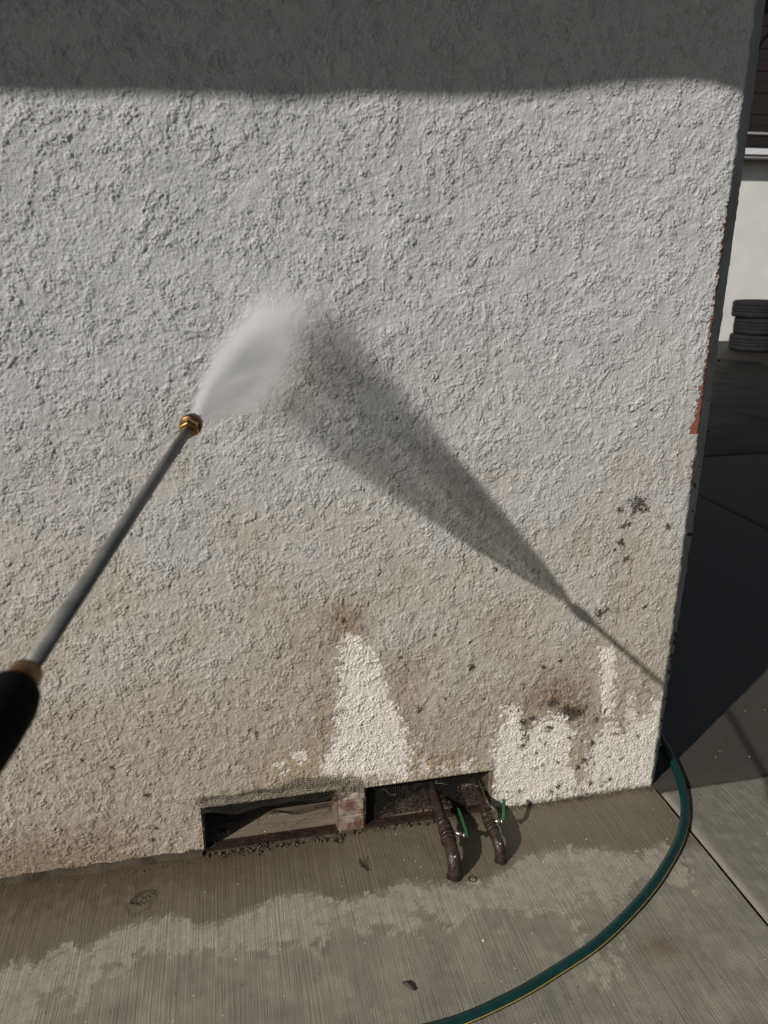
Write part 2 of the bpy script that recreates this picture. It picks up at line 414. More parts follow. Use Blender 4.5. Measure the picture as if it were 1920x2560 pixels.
grain = (.00032*G1+.00022*G2+.00008*WN)*(1-.7*flat)*(.75+.35*sstep(-1, 1, wf(.2, 47)))
pl = sstep(-.3, .3, A1+.5*A2)
pop = sstep(1.5, 1.75, A4+.5*A3)
edge0 = XC-WX
Hh = ((.0026*t1*k1+.0015*t2*k2*(1-.6*big)+.0006*t3*k3*(1-big))*smudge + .0009*big + .0007*pop*(1-big) + .00025*A2*(1-flat) + grain*smudge + .0003*B2 + .0006*L1)
Hh = Hh*(.35+.65*sstep(.0, .014, edge0))
ledge_shade = np.clip((t1 > .95)*k1+(t2 > .90)*k2*.6, 0, 1)*smudge
# ---- paint
C = np.zeros((n_, m_, 3)); C[...] = (.508, .512, .514)
C *= (1+.025*M1+.03*B2+.02*M2+.03*WN)[..., None]
right = sstep(-.1, .9, WX+.08*L1)
mixc(C, (.572, .568, .560), right*.5)
fmask = sstep(.62, .75, big)*sstep(.2, 1.0, wf(.1, 28)); mixc(C, (.60, .595, .585), fmask*.35)
pink = sstep(.3, 1.8, wf(.10, 29))*sstep(-.5, 1.5, M2)*sstep(.6, 1.0, WX)*sstep(.5, 1.2, WZ); mixc(C, (.50, .40, .37), pink*.22)
mixc(C, (.505, .480, .435), .8*sstep(1.35, .75, WZ+.06*L1))
low = sstep(.98, .16, WZ+.07*L1+.05*B2)
mixc(C, (.435, .385, .30), low*.9)
belt = np.exp(-((WZ-.22-.04*L1)/.16)**2)*sstep(-.5, .1, WX+.08*L1); mixc(C, (.34, .285, .205), belt*.42*sstep(-1.6, 1.2, M1+.6*B2))
# grime sits in the hollows low down
mixc(C, (.23, .18, .125), low*.40*(1-pl)*sstep(-1, 1.4, M1+.4*wf(.09, 30)))
bot = sstep(.20, .02, WZ+.03*M1)
mixc(C, (.30, .235, .16), bot*.35*sstep(-.6, 1.2, M2+.5*M1))
# brown rusty splash at far lower left
bl = sstep(-.22, -.40, WX+.05*M1)*sstep(.17, .05, WZ+.022*M1)
mixc(C, (.25, .155, .085), bl*.55*(.5+.5*sstep(-1, 1, M2)))
mixc(C, (.045, .03, .02), bl*.6*sstep(.5, 1.2, A2+.4*M2))
mixc(C, (.20, .18, .15), ledge_shade*(.42+.25*low))  # ledge drops darkened in the colour to deepen their shadow lines
# yellow-brown halos
def halo(u, v, rx, rz, c, k, nz=.6):
    x, z = wpt(u, v); r = np.exp(-(((WX-x)/rx)**2+((WZ-z)/rz)**2))
    mixc(C, c, np.clip(r*k*(1+nz*M2*.5), 0, 1))
mixc(C, (.27, .21, .14), .5*bl)
halo(745, 1350, .05, .07, (.26, .185, .10), .75)
halo(700, 1400, .06, .10, (.30, .24, .16), .4)
halo(860, 1500, .05, .14, (.34, .27, .19), .5)
halo(700, 1560, .035, .12, (.33, .26, .17), .6)
halo(640, 1650, .10, .05, (.36, .27, .13), .55)
halo(930, 1650, .09, .035, (.30, .20, .09), .6)
halo(1200, 1500, .09, .06, (.22, .15, .10), .8)
halo(1235, 1535, .04, .02, (.09, .06, .04), .9, 1.2)
halo(1132, 1585, .018, .045, (.10, .07, .045), .8, 1.4)
halo(1240, 1660, .05, .09, (.33, .28, .21), .5)
halo(560, 870, .10, .05, (.40, .33, .28), .3)
halo(700, 770, .12, .10, (.42, .37, .32), .35)
halo(1350, 1010, .05, .05, (.42, .35, .27), .35)
# bared cream base coat where the paint has come off
peel = np.zeros((n_, m_))
def peelp(pts, k=1.0, jag=1.0, soft=.004):
    global peel
    dd = sdf(wpoly(pts), WX, WZ)+jag*(.006*M1+.007*M2+.0045*A3)
    peel = np.maximum(peel, k*sstep(-soft, soft, dd))
peelp([(733, 1372), (755, 1368), (790, 1382), (812, 1430), (835, 1475), (846, 1520), (872, 1570), (884, 1620), (880, 1685), (800, 1678), (690, 1668), (690, 1640), (722, 1590), (728, 1530), (735, 1480)])
peelp([(1062, 1700), (1060, 1600), (1085, 1575), (1078, 1525), (1100, 1518), (1122, 1535), (1128, 1580), (1150, 1565), (1190, 1540), (1220, 1545), (1235, 1585), (1228, 1640), (1245, 1700), (1240, 1740), (1095, 1760), (1075, 1730)])
peelp([(1240, 1740), (1262, 1660), (1275, 1600), (1310, 1570), (1350, 1580), (1385, 1540), (1425, 1545), (1425, 1700)], .9)
peelp([(1292, 1395), (1320, 1395), (1326, 1450), (1318, 1545), (1297, 1545), (1294, 1450)], .95, .6)
peelp([(1283, 1700), (1290, 1600), (1300, 1560), (1325, 1560), (1330, 1620), (1320, 1700)], .95, .8)
peelp([(1345, 1610), (1350, 1500), (1362, 1490), (1372, 1560), (1375, 1620)], .8, .7)
peelp([(1395, 1600), (1405, 1510), (1425, 1500), (1428, 1640)], .8, .7)
peelp([(628, 1622), (645, 1610), (662, 1620), (655, 1650), (640, 1652)], .9, .6)
peelp([(590, 1655), (612, 1640), (618, 1668), (600, 1672)], .8, .8)
peelp([(900, 1635), (918, 1632), (925, 1665), (905, 1668)], .8, .8)
peelp([(940, 1650), (965, 1642), (970, 1660), (950, 1668)], .8, .8)
peelp([(990, 1640), (1012, 1642), (1010, 1662), (992, 1665)], .9, .6)
peelp([(890, 1600), (905, 1590), (905, 1610)], .7, .8)
drips = sstep(.5, 1.0, wf(.045, 33, ax=.35)+.25*M2)*sstep(.13, .03, WZ+.02*M1)*sstep(.60, .66, WX)
peel = np.maximum(peel, .7*drips)
mixc(C, (.80, .76, .68), np.clip(peel, 0, 1)*.93)
mixc(C, (.76, .69, .53), peel*.45*sstep(.22, .12, WZ)*sstep(.42, .30, WX))
mixc(C, (.30, .23, .15), peel*sstep(.75, 1.6, M2+.4*A2)*.35*sstep(.3, .1, WZ))
Hh = Hh*(1-.15*peel) - .0010*peel + peel*(.00022*G2+.00022*A3+.0003*G1+.00012*WN)
# dark rim under peeled edges
rim = np.exp(-((peel-.45)/.25)**2); mixc(C, (.22, .155, .09), rim*.35*sstep(.62, .3, WZ))
# black moss and pits
def moss(u, v, r, k=.95, seed=0, st=1.0):
    r = r*1.3
    x, z = wpt(u, v); dd = np.sqrt((WX-x)**2+((WZ-z)/st)**2)
    m = sstep(r*1.35, r*.75, dd+.35*r*M2+.4*r*A3); mixc(C, (.050, .038, .028), m*k)
    global Hh; Hh = Hh-.0012*m
for a in ((1380, 1090, .014), (1395, 1097, .006), (1338, 1101, .006), (1356, 1130, .006), (1345, 1137, .004), (1440, 1136, .006), (1342, 1170, .006), (1352, 1205, .005), (1328, 1185, .003), (1360, 1080, .004),
          (1292, 1322, .008), (1305, 1316, .005), (1405, 884, .003), (745, 905, .0018), (856, 902, .002), (705, 935, .0015), (1070, 1227, .004), (1390, 1310, .004), (1195, 1515, .010), (1235, 1540, .012), (1222, 1530, .009), (1250, 1536, .006),
          (1130, 1560, .008), (1135, 1590, .007), (1128, 1610, .006), (1150, 1548, .006), (1184, 1572, .006), (1288, 1548, .006), (1280, 1602, .005), (1262, 1640, .006), (1172, 1650, .004), (1205, 1697, .005), (1190, 1710, .004), (1275, 1690, .005), (1300, 1695, .004),
          (865, 1418, .003), (1020, 1440, .005), (960, 1506, .003), (905, 1530, .005), (1045, 1508, .003), (742, 1340, .004), (735, 1470, .003), (940, 1370, .003), (1015, 1385, .003), (555, 1580, .004), (210, 1955, .0), (1318, 1680, .004), (1390, 1475, .004), (1230, 1590, .004),
          (1210, 1425, .003), (1175, 1440, .005), (1130, 1475, .003), (1245, 1655, .006), (600, 1420, .003), (140, 1592, .003), (180, 1640, .004), (245, 1655, .004), (320, 1715, .005), (330, 1810, .004), (340, 1785, .003), (85, 1710, .003)):
    if a[2] > 0: moss(*a)
for _ in range(60):
    moss(random.uniform(1080, 1420), random.uniform(1520, 1740), random.uniform(.0015, .0045), .8)
for _ in range(30):
    moss(random.uniform(30, 1420), random.uniform(1150, 1700), random.uniform(.0012, .0025), .7)
# base grime line
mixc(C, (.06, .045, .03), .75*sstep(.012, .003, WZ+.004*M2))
# red render bared along the corner
zz = WZ[:, :1]*np.ones_like(WX); edge = XC-WX
def rw(v0, v1, w0, w1):
    z0 = wall_at(1889-.13*v0, v0)[2]; z1 = wall_at(1889-.13*v1, v1)[2]
    t_ = (z0-zz)/(z0-z1); return np.where((t_ >= 0) & (t_ <= 1), w0+(w1-w0)*t_, -1.0)
rwid = np.full(WX.shape, -1.0)
for a in ((492, 580, .006, .010), (580, 650, .009, .007), (650, 790, .008, .009), (790, 905, .009, .009), (895, 950, .004, .014), (950, 1040, .013, .019), (1040, 1084, .019, .030), (1150, 1215, .010, .004)):
    rwid = np.maximum(rwid, rw(*a))
red = sstep(-.001, .0015, rwid-edge+.003*M2+.002*A3)*(rwid > 0)
mixc(C, (.28, .072, .036), red*.95)
mixc(C, (.12, .08, .05), red*.5*sstep(.3, 1.2, A2))
Hh = Hh*(1-.7*red)-.0012*red
mixc(C, (.36, .16, .10), .5*sstep(0, .002, V1[0]-WX)*sstep(.012, .006, V1[0]-WX+.003*M2)*sstep(.075, .07, WZ)*sstep(.03, .035, WZ))
# edges roll away, and are chewed
Hh -= .004*sstep(.010, 0, edge)**2
xo = WX + np.where(edge < .02, (1-edge/.02), 0)*(.0004*M2[:, -1:]+.0009*M1[:, -1:])
wetm = sstep(.42, -.05, WX+.07*L1+.03*B2)*sstep(.55, .9, WZ+.05*L1)*.85
wetm *= sstep(.75, 1.1, WZ+.04*L1)
wetm = np.maximum(wetm, .35*sstep(1.2, .3, WX)*sstep(.9, 1.3, WZ))
C *= (1-.08*wetm)[..., None]
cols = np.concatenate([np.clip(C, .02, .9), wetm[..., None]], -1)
cx = (WX[:-1, :-1]+WX[1:, 1:])/2; cz = (WZ[:-1, :-1]+WZ[1:, 1:])/2
def inside(r): return (cx > r[0]) & (cx < r[1]) & (cz > r[2]-.01) & (cz < r[3])
keep = ~(inside(V1) | inside(V2) | inside(PIER))
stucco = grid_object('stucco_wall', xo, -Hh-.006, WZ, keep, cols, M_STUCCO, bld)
# backing core round the openings, rest of the wall
m = MB()
m.box((-1.10, .002, 0), (V1[0]-.006, .12, 2.7)); m.box((V2[1]+.006, .002, 0), (XC-.004, .12, 2.7))
m.box((V1[0]-.006, .002, .145), (V2[1]+.006, .12, 2.7))
m.box((PIER[0]+.006, .010, 0), (PIER[1]-.006, .12, .145))
m.build('wall_core', M_BRICK, bld)
m = MB(); m.box((-6, -.012, 0), (-1.10, .12, 2.7)); m.box((-1.10, -.0105, 2.2), (XC, .0015, 2.7)); m.build('upper_wall', M_PLAIN, bld)
# chamfered grey corner strip, rough outer edge
zc = np.linspace(0, 2.7, 300); rng = np.random.RandomState(3)
rn = np.convolve(rng.standard_normal(400), np.hanning(61), 'same')[50:350]*.00014+np.convolve(rng.standard_normal(400), np.hanning(4), 'same')[50:350]*.0001
wd = (.050+.082*sstep(0, .95, zc))+rn*1.6
T_ = np.linspace(0, 1, 7)
ZC, TT = np.meshgrid(zc, T_, indexing='ij')
f1 = field(512, 64, .009, .05, 40)[:300, :7]
off = .0007*f1*(TT < .95) - .004*(TT > .95)
for zc_, dz_, de_ in ((1.62, .02, .012), (1.28, .03, .008), (.93, .02, .010), (.71, .035, .010), (.44, .02, .008), (.30, .03, .008)):
    off = off - de_*np.exp(-((ZC-zc_)/dz_)**4)*(TT > .95)
CXX = XC-.004+wd[:, None]*TT*.7071+off*.7071; CYY = -.0035+wd[:, None]*TT*.7071-off*.7071
cc = np.zeros(ZC.shape+(4,)); cc[..., :3] = .3; cc[..., 3] = 0
m = MB(); vs = np.stack([CXX, CYY, ZC], -1).reshape(-1, 3)
fs = [(i*7+k, i*7+k+1, (i+1)*7+k+1, (i+1)*7+k) for i in range(299) for k in range(6)]
m.add(vs, fs, True)
m.build('corner_strip', M_CORNER, bld)['label'] = 'grey weathered corner strip with chipped edge'
m = MB()      # dark moss lumps and pits stuck on the strip
for v, r, tt in ((1345, .006, .3), (1352, .007, .5), (1360, .004, .7), (1215, .005, .2), (1225, .004, .3), (1600, .007, .5), (1620, .009, .5), (1650, .010, .4), (1670, .010, .6), (1690, .008, .4), (1610, .006, .7), (1512, .004, .8), (1760, .005, .6), (1230, .003, .8), (1100, .005, .9), (915, .004, .95), (1290, .004, .4), (1180, .003, .5), (1010, .003, .5), (1810, .006, .4), (1870, .007, .5)):
    z = wall_at(1889-.13*v, v)[2]; i = min(299, max(0, int(z/2.7*299))); a = wd[i]*tt*.7071
    m.blob((XC+a, a-.004, z), r*.8, 1.2)
tag(m.build('moss_lumps', M_LEAF, bld), kind='stuff')
m = MB(); a = .132*.7071
m.box((XC-.1, .122, 0), (XC+a-.012, 7.8, 2.7)); m.box((-6, 7.6, 0), (XC-.1, 7.8, 2.7)); m.build('side_wall', M_PLAIN, bld)
m = MB(); m.add([(XC+a-.012, .13, 2.7), (XC+a-.012, 7.8, 2.7), (XC+a-.012, 3.9, 4.38)], [(0, 1, 2)])
m.build('gable_wall', M_PLAIN, bld)
# gable roof: front eave edge is wavy and throws the soft shadow on the wall
ys_ = [(-.358, 1.712), (.034, 1.724), (.16, 1.719), (.30, 1.731), (.58, 1.739), (.72, 1.75), (.86, 1.772), (.974, 1.784), (1.06, 1.779), (1.118, 1.764)]
OV = .9
def eave_z(x):
    xw = x + OV/S.y*S.x
    z = np.interp(xw, [p_[0] for p_ in ys_], [p_[1] for p_ in ys_]) - (-S.z)*(-OV/S.y)*1.0
    return float(z)
m = MB(); sx = list(np.linspace(-7, -1.9, 6))+list(np.linspace(-1.8, 0, 46))+[.4, .8, 1.25]
RZ, RY = 4.5, 3.9
top = []; 
for x in sx:
    z = eave_z(x); top += [(x, -OV, z), (x, -OV, z+.15), (x, RY, RZ), (x, RY, RZ-.15)]
fs = []
for i in range(len(sx)-1):
    a = i*4; b = a+4
    fs += [(a, b, b+1, a+1), (a+1, b+1, b+2, a+2), (a, a+3, b+3, b)]
fs += [(0, 1, 2, 3), tuple(len(sx)*4-4+k for k in (3, 2, 1, 0))]
m.add(top, fs); m.build('roof', M_ROOF, bld)
m = MB(); m.add([(-7, RY, RZ), (1.25, RY, RZ), (1.25, 8.7, 2.7), (-7, 8.7, 2.7), (-7, RY, RZ-.15), (1.25, RY, RZ-.15), (1.25, 8.7, 2.55), (-7, 8.7, 2.55)],
               [(0, 1, 2, 3), (4, 7, 6, 5), (1, 5, 6, 2), (0, 3, 7, 4), (2, 6, 7, 3)])
m.build('roof', M_ROOF, bld)

# pier bricks between the vents
for k, (z0, z1) in enumerate(((.003, .0505), (.052, .0985))):
    box_part('brick', (PIER[0]+.001+.0005*k, -.0095+.0015*k, z0), (PIER[1]-.001, .09, z1), M_BRICK, bld, .003, .0008)
# crawl-space box behind the vents
m = MB(); x0, x1, y0, y1, z0, z1 = -.16, .68, .121, .75, -.06, .22
m.add([(x0, y0, z0), (x1, y0, z0), (x1, y1, z0), (x0, y1, z0), (x0, y0, z1), (x1, y0, z1), (x1, y1, z1), (x0, y1, z1)],
      [(0, 1, 2, 3), (4, 7, 6, 5), (2, 6, 7, 3), (0, 3, 7, 4), (1, 5, 6, 2)]); m.build('crawl_space', M_VOID, bld)

def vent(name, V, label):
    o = empty(name, ((V[0]+V[1])/2, 0, 0)); o.parent = bld; o['label'] = label
    inv = Vector((-(V[0]+V[1])/2, 0, 0))
    def put(x): x.location = inv; x.parent = o; return x
    f = MB(); t = .005
    f.box((V[0]-.0035, -.004, .001), (V[0]+t-.001, .115, V[3]-.001), .0006)
    f.box((V[1]-t+.001, -.004, .001), (V[1]+.0035, .115, V[3]-.001), .0006)
    f.box((V[0]+t-.001, -.003, V[3]-t), (V[1]-t+.001, .115, V[3]+.002), .0006)
    put(f.build('vent_frame', simple('vent_frame_mat', (.08, .055, .035), (.20, .16, .11), 60, .7), None))
    return o, put
v1, put1 = vent('crawl_space_vent', V1, 'open vent with its wire screen bent up over the wall')
v2, put2 = vent('crawl_space_vent', V2, 'screened vent with two pipes coming out')
# sills: wooden floor with raised front lip
s_ = MB(); s_.box((V1[0]+.004, .014, -.002), (V1[1]-.004, .30, .004)); put1(s_.build('sill_board', M_SILL))
s_ = MB(); s_.box((V1[0]+.004, -.009, -.001), (V1[1]-.004, .020, .006), .0014); put1(s_.build('sill_lip', M_IRON))
s_ = MB(); s_.box((V2[0]+.004, .014, -.002), (V2[1]-.004, .30, .003)); put2(s_.build('sill_board', M_SILL))
s_ = MB(); s_.box((V2[0]+.004, -.009, -.001), (V2[1]-.004, .0135, .010), .0012); put2(s_.build('sill_lip', M_IRON))
# wire screens
def screen(surf, us, vs, r=.00045, jit=.0003, drop=0.0):
    m = MB()
    def P(u, v): return surf(u, v)
    U = np.linspace(us[0], us[1], int(round((us[1]-us[0])/.0056))+1); Vv = np.linspace(vs[0], vs[1], int(round((vs[1]-vs[0])/.0056))+1)
    for u in U:
        if random.random() < drop: continue
        m.tube([P(u+random.uniform(-jit, jit), v) for v in np.linspace(vs[0], vs[1], max(6, len(Vv)))], r, 3, False)
    for v in Vv:
        m.tube([P(u, v+random.uniform(-jit, jit)) for u in np.linspace(us[0], us[1], len(U))], r, 3, False)
    return m
NZ = np.random.RandomState(5).uniform(0, 6.28, 12)
def flap(u, v):       # u along x, v from the opening's top edge (negative hangs) up over the wall
    x = u+.004*sin(v*60+NZ[0]) + .010*max(0, (u-.2))*max(v, 0)*20
    top_w = .004*sin(u*25+NZ[1])+.003*sin(u*61+NZ[2])
    slope = .008*(1-(u-V1[0])/(.3))
    z = V1[3]-.006+v*(.95+.1*sin(u*14+NZ[3]))+top_w-slope*.5
    y = -.016-.010*math.exp(-((v-.0)/.022)**2)-.004*sin(u*33+v*50+NZ[4])-.003*sin(v*140+u*9)
    if v < 0: y += -v*1.5; z += 0
    return Vector((x, y, z))
o = screen(flap, (V1[0]-.006, V1[1]+.001), (-.016, .056), r=.00047, jit=.0007).build('wire_screen', M_WIRE); put1(o)
def flap2(u, v):
    x = u+.2*max(v, 0)*(u-V1[1])*6; z = V1[3]+.002+v*.8-.05*(u-V1[1])+.003*sin(u*60); y = -.016-.003*sin(u*50+v*70)
    return Vector((x, y, z))
o = screen(flap2, (V1[1]+.002, V1[1]+.056), (-.012, .046), r=.00045, jit=.0008).build('wire_screen', M_WIRE); put1(o)
def scr2(u, v):
    return Vector((u, .016+.003*sin(u*22+NZ[6])+.002*sin(v*60+u*30), v))
o = screen(scr2, (V2[0]+.005, V2[1]-.006), (.013, V2[3]-.006), r=.0005, jit=.0005, drop=.02).build('wire_screen', M_WIRE); put2(o)
# mortar fillet along the foot of the wall, left part
m = MB(); n = 60
vs = []; fs = []
for i in range(n+1):
    x = -1.1+(V1[0]-.004+1.1)*i/n; a = .010+.003*sin(i*.9)+.002*sin(i*2.3); b = .010+.002*sin(i*1.3+1)
    vs += [(x, -.004, b+.003), (x, -.012-a*.25, b), (x, -.012-a, .004), (x, -.014-a, .0)]
for i in range(n):
    for k in range(3): fs.append((i*4+k, (i+1)*4+k, (i+1)*4+k+1, i*4+k+1))
m.add(vs, fs, True); m.build('mortar_fillet', M_MORTAR, bld)

# ================================================================== PIPES OUT OF THE VENT
def pipe_set(px, label, pts_main, pts_elbow, lever, stem, rr):
    o = empty('water_pipe', px); inv = -Vector(px)
    def put(x): x.parent = o; x.location = inv; return x
    m = MB(); m.tube(pts_main, rr, 14); put(m.build('pipe', M_IRON))
    m = MB(); e = smooth_curve(pts_elbow, 5); m.tube(e, [rr*1.28]*len(e), 14)
    m.tube([e[0]-(e[1]-e[0]).normalized()*.003, e[0]+(e[1]-e[0]).normalized()*.006], rr*1.5, 14)
    m.tube([e[-1]+Vector((0, 0, .006)), e[-1]-Vector((0, 0, .002))], rr*1.5, 14)
    put(m.build('elbow', M_IRON))
    a, b = Vector(pts_main[-2]), Vector(pts_main[-1]); d_ = (b-a).normalized()
    vc = Vector(stem[0]); m = MB()
    m.tube([vc-d_*.024, vc-d_*.016, vc-d_*.015, vc-d_*.006, vc+d_*.006, vc+d_*.015, vc+d_*.016, vc+d_*.024], [rr*1.35, rr*1.35, rr*1.1, rr*1.45, rr*1.45, rr*1.1, rr*1.35, rr*1.35], 10)
    for q_ in (-.034, -.031, .034):
        m.tube([vc+d_*q_, vc+d_*(q_+.002)], rr*1.2, 8)
    put(m.build('valve_body', M_IRON))
    m = MB(); fl = e[len(e)//2]+Vector((0, -rr*.6, rr*1.05)); m.blob(fl, .0034, .6); put(m.build('paint_fleck', M_FLECK))
    m = MB(); sd_ = Vector(stem[1])
    m.tube([vc+(sd_-vc)*.3, sd_], .0048, 8); m.tube([sd_-(sd_-vc).normalized()*.001, sd_+(sd_-vc).normalized()*.004], .0075, 6)
    st = put(m.build('valve_stem', M_STEEL))
    lp = [Vector(q) for q in lever]; nrm = (sd_-vc).normalized(); m = MB()
    for i in range(len(lp)-1):
        t_ = (lp[i+1]-lp[i]).normalized(); s2 = nrm.cross(t_).normalized()
        w0 = .0055; h0 = .0036
        vs = []
        for j, pp in enumerate((lp[i], lp[i+1])):
            ww = w0*(1.0 if i+j < len(lp)-1 else .75)
            vs += [pp+s2*ww+nrm*h0, pp-s2*ww+nrm*h0, pp-s2*ww-nrm*h0, pp+s2*ww-nrm*h0]
        m.add(vs, [(0, 1, 2, 3), (7, 6, 5, 4), (0, 4, 5, 1), (1, 5, 6, 2), (2, 6, 7, 3), (3, 7, 4, 0)])
    put(m.build('lever', M_GREENP, None, .0006))
    tag(o, label, 'pipe', 'dark pipes coming out of the right vent'); return o
pipe_set((.476, -.05, .0), 'thicker dark pipe out of the vent, nearer the brick pier, green lever lying along it',
         [(.489, .20, .066), (.483, .02, .063), (.478, -.09, .058), (.4755, -.152, .055)],
         [(.4755, -.150, .055), (.4745, -.178, .053), (.474, -.203, .044), (.474, -.213, .022), (.474, -.214, -.004)],
         [(.5205, -.160, .068), (.5225, -.145, .070), (.5235, -.110, .073), (.525, -.072, .076)], ((.4775, -.118, .0565), (.516, -.150, .062)), .0133)
pipe_set((.600, -.05, .0), 'shorter dark pipe out of the vent beside its right frame, green lever raised',
         [(.612, .20, .062), (.606, .02, .058), (.600, -.08, .052), (.5985, -.135, .049)],
         [(.5985, -.133, .049), (.599, -.158, .047), (.600, -.178, .039), (.602, -.187, .02), (.603, -.188, -.004)],
         [(.632, -.120, .060), (.637, -.108, .066), (.643, -.090, .075), (.650, -.071, .086)], ((.599, -.103, .0505), (.628, -.117, .057)), .0112)
# stub pipes behind the screen (each its own thing)
for (x, z, r, lab, mt) in ((.412, .073, .0135, 'short capped pipe stub with pale rim behind the vent screen', M_STEEL), (.446, .080, .014, 'open dark pipe stub behind the screen beside the capped one', M_IRON)):
    e = empty('pipe_stub', (x, .02, z)); m = MB()
    m.tube([(0, .2, .006), (0, .02, .002), (0, .004, 0)], r, 16, False); ob = m.build('pipe', M_IRON, e)
    m = MB(); m.tube([(0, .012, 0), (0, .000, -.001)], r*1.18, 16, False); m.tube([(0, .000, -.001), (0, .012, 0)], r*.9, 16, False)
    ob = m.build('rim', mt, e)
    if mt is M_STEEL:
        m = MB(); m.tube([(0, .008, 0), (0, .006, 0)], r*.85, 14)
        for a in (0, 1, 2, 3): m.tube([(.005*cos(a*pi/2), .006, .005*sin(a*pi/2)), (.005*cos(a*pi/2), .001, .005*sin(a*pi/2))], .003, 8)
        m.build('cap', M_IRON, e)
    tag(e, lab, 'pipe')
# straw and roots piled inside the right vent
m = MB()
for i in range(620):
    x = random.uniform(V2[0]+.03, V2[1]-.03); dz = .055*math.exp(-((x-.44)/.07)**2)+.018
    y = random.uniform(.022, .085); z = .004+random.random()**1.3*dz*(1-abs(y-.05)/.06*.3)
    a = random.uniform(0, pi); l = random.uniform(.006, .026); k = random.uniform(-.4, .4)
    p0 = Vector((x-cos(a)*l/2, y-sin(a)*l*.3, z-k*l*.3)); p2 = Vector((x+cos(a)*l/2, y+sin(a)*l*.3, z+k*l*.3))
    pm = (p0+p2)/2+Vector((0, 0, random.uniform(-.003, .004)))
    m.tube([p0, pm, p2], random.uniform(.0004, .0010), 3, False)
for i in range(90):
    m.blob((random.uniform(V2[0]+.06, V2[1]-.03), random.uniform(.02, .08), random.uniform(.003, .03)), random.uniform(.002, .005))
tag(m.build('dry_straw', M_STRAW), 'dry straw and roots piled inside the right vent behind the screen', 'debris', kind='stuff')
# cobweb threads on the screen
m = MB()
for (x, z) in ((.565, .085), (.60, .075), (.62, .06), (.34, .10), (.48, .11)):
    pts = [Vector((x+random.uniform(-.008, .008)+.012*k, .010, z+random.uniform(-.012, .006)-.004*k)) for k in range(4)]
    m.tube(smooth_curve(pts, 5), .00022, 3, False)
tag(m.build('thread_strands', M_FLECK), 'pale stray threads caught on the right vent screen', 'thread', kind='stuff')
# mud clods along the sills
m = MB()
for i in range(230):
    r_ = random.random()
    if r_ < .62:
        x = random.gauss(-.02, .06) if random.random() < .55 else random.uniform(-.13, .22)
        y = -.014-abs(random.gauss(0, .012)); z = .002
    else:
        x = random.uniform(.20, .48); y = -.012-abs(random.gauss(0, .007)); z = .001
    x = min(max(x, -.16), .48)
    m.blob((x, y, z+random.uniform(0, .003)), .0011+.005*random.random()**3, .7)
    if random.random() < .12:
        for _ in range(9): m.blob((x+random.gauss(0, .007), y-abs(random.gauss(0, .006)), z), .001+.0035*random.random()**2, .6)
for i in range(150):
    m.blob((random.uniform(.66, 1.12), -.010-abs(random.gauss(0, .004)), .001), random.uniform(.001, .0032), .6)
for i in range(70):
    m.blob((random.uniform(-1.0, -.15), -.036-abs(random.gauss(0, .004)), .001), random.uniform(.001, .0028), .6)
tag(m.build('mud_clods', M_MUD), 'wet dark mud clods washed out along the foot of the wall below the vents', 'mud', kind='stuff')
# grit flecks on the concrete
m = MB()
for i in range(260):
    x = random.uniform(-.5, 1.9); y = random.uniform(-.75, .0) if x < 1.1 else random.uniform(-.7, .7)
    m.blob((x, y, .0008), random.choice((.0006, .0008, .001, .0016)), .6)
tag(m.build('grit_flecks', M_FLECK), 'tiny pale paint flecks scattered over the concrete', 'grit', kind='stuff')
m = MB()
for i in range(160):
    x = random.uniform(-.5, 1.1); y = random.uniform(-.75, -.02)
    m.blob((x, y, .0008), random.choice((.0008, .001, .0014)), .6)
tag(m.build('dark_grit', M_LEAF), 'tiny dark crumbs scattered over the concrete', 'grit', kind='stuff')
# leaf curl, white chip, wire ring
g_ = ground_at(1022, 2468); m = MB()
pts = [g_+np.array([-.011, .010, .004]), g_+np.array([-.004, .004, .006]), g_+np.array([.004, -.004, .005]), g_+np.array([.011, -.011, .002])]
m.tube([tuple(q) for q in pts], [.002, .0048, .0045, .0012], 7); m.tube([tuple(pts[2]), tuple(pts[3]+np.array([.004, .003, 0]))], [.003, .0008], 5)
tag(m.build('dry_leaf', M_LEAF), 'small dark curled leaf on the concrete near the bottom of the picture', 'leaf')
g_ = ground_at(1208, 2353); m = MB(); m.blob((g_[0], g_[1], .002), .0035, .6)
tag(m.build('paint_chip', M_FLECK), 'small white paint chip lying on the concrete left of the hose', 'paint chip')
g_ = ground_at(1181, 2199); m = MB()
m.tube([(g_[0]+.009*cos(a), g_[1]+.009*sin(a), .002) for a in np.linspace(0, 2*pi, 22)], .0009, 5, False)
tag(m.build('wire_ring', M_WIRE), 'small dark wire ring on the concrete at the foot of the thicker pipe', 'ring')
g_ = ground_at(905, 2165); m = MB()
for k in range(9):
    a = random.uniform(1.3, 2.4)
    m.tube([(g_[0]+.012+random.uniform(-.004, .004)+.03*k/9*0, g_[1]-.02, .002), (g_[0]+.012+.04*cos(a), g_[1]-.02+.05*sin(a)*random.uniform(.4, 1), .003)], .0006, 3, False)
tag(m.build('root_wisp', M_LEAF), 'dark wisp of roots on the concrete left of the pipes', 'roots')
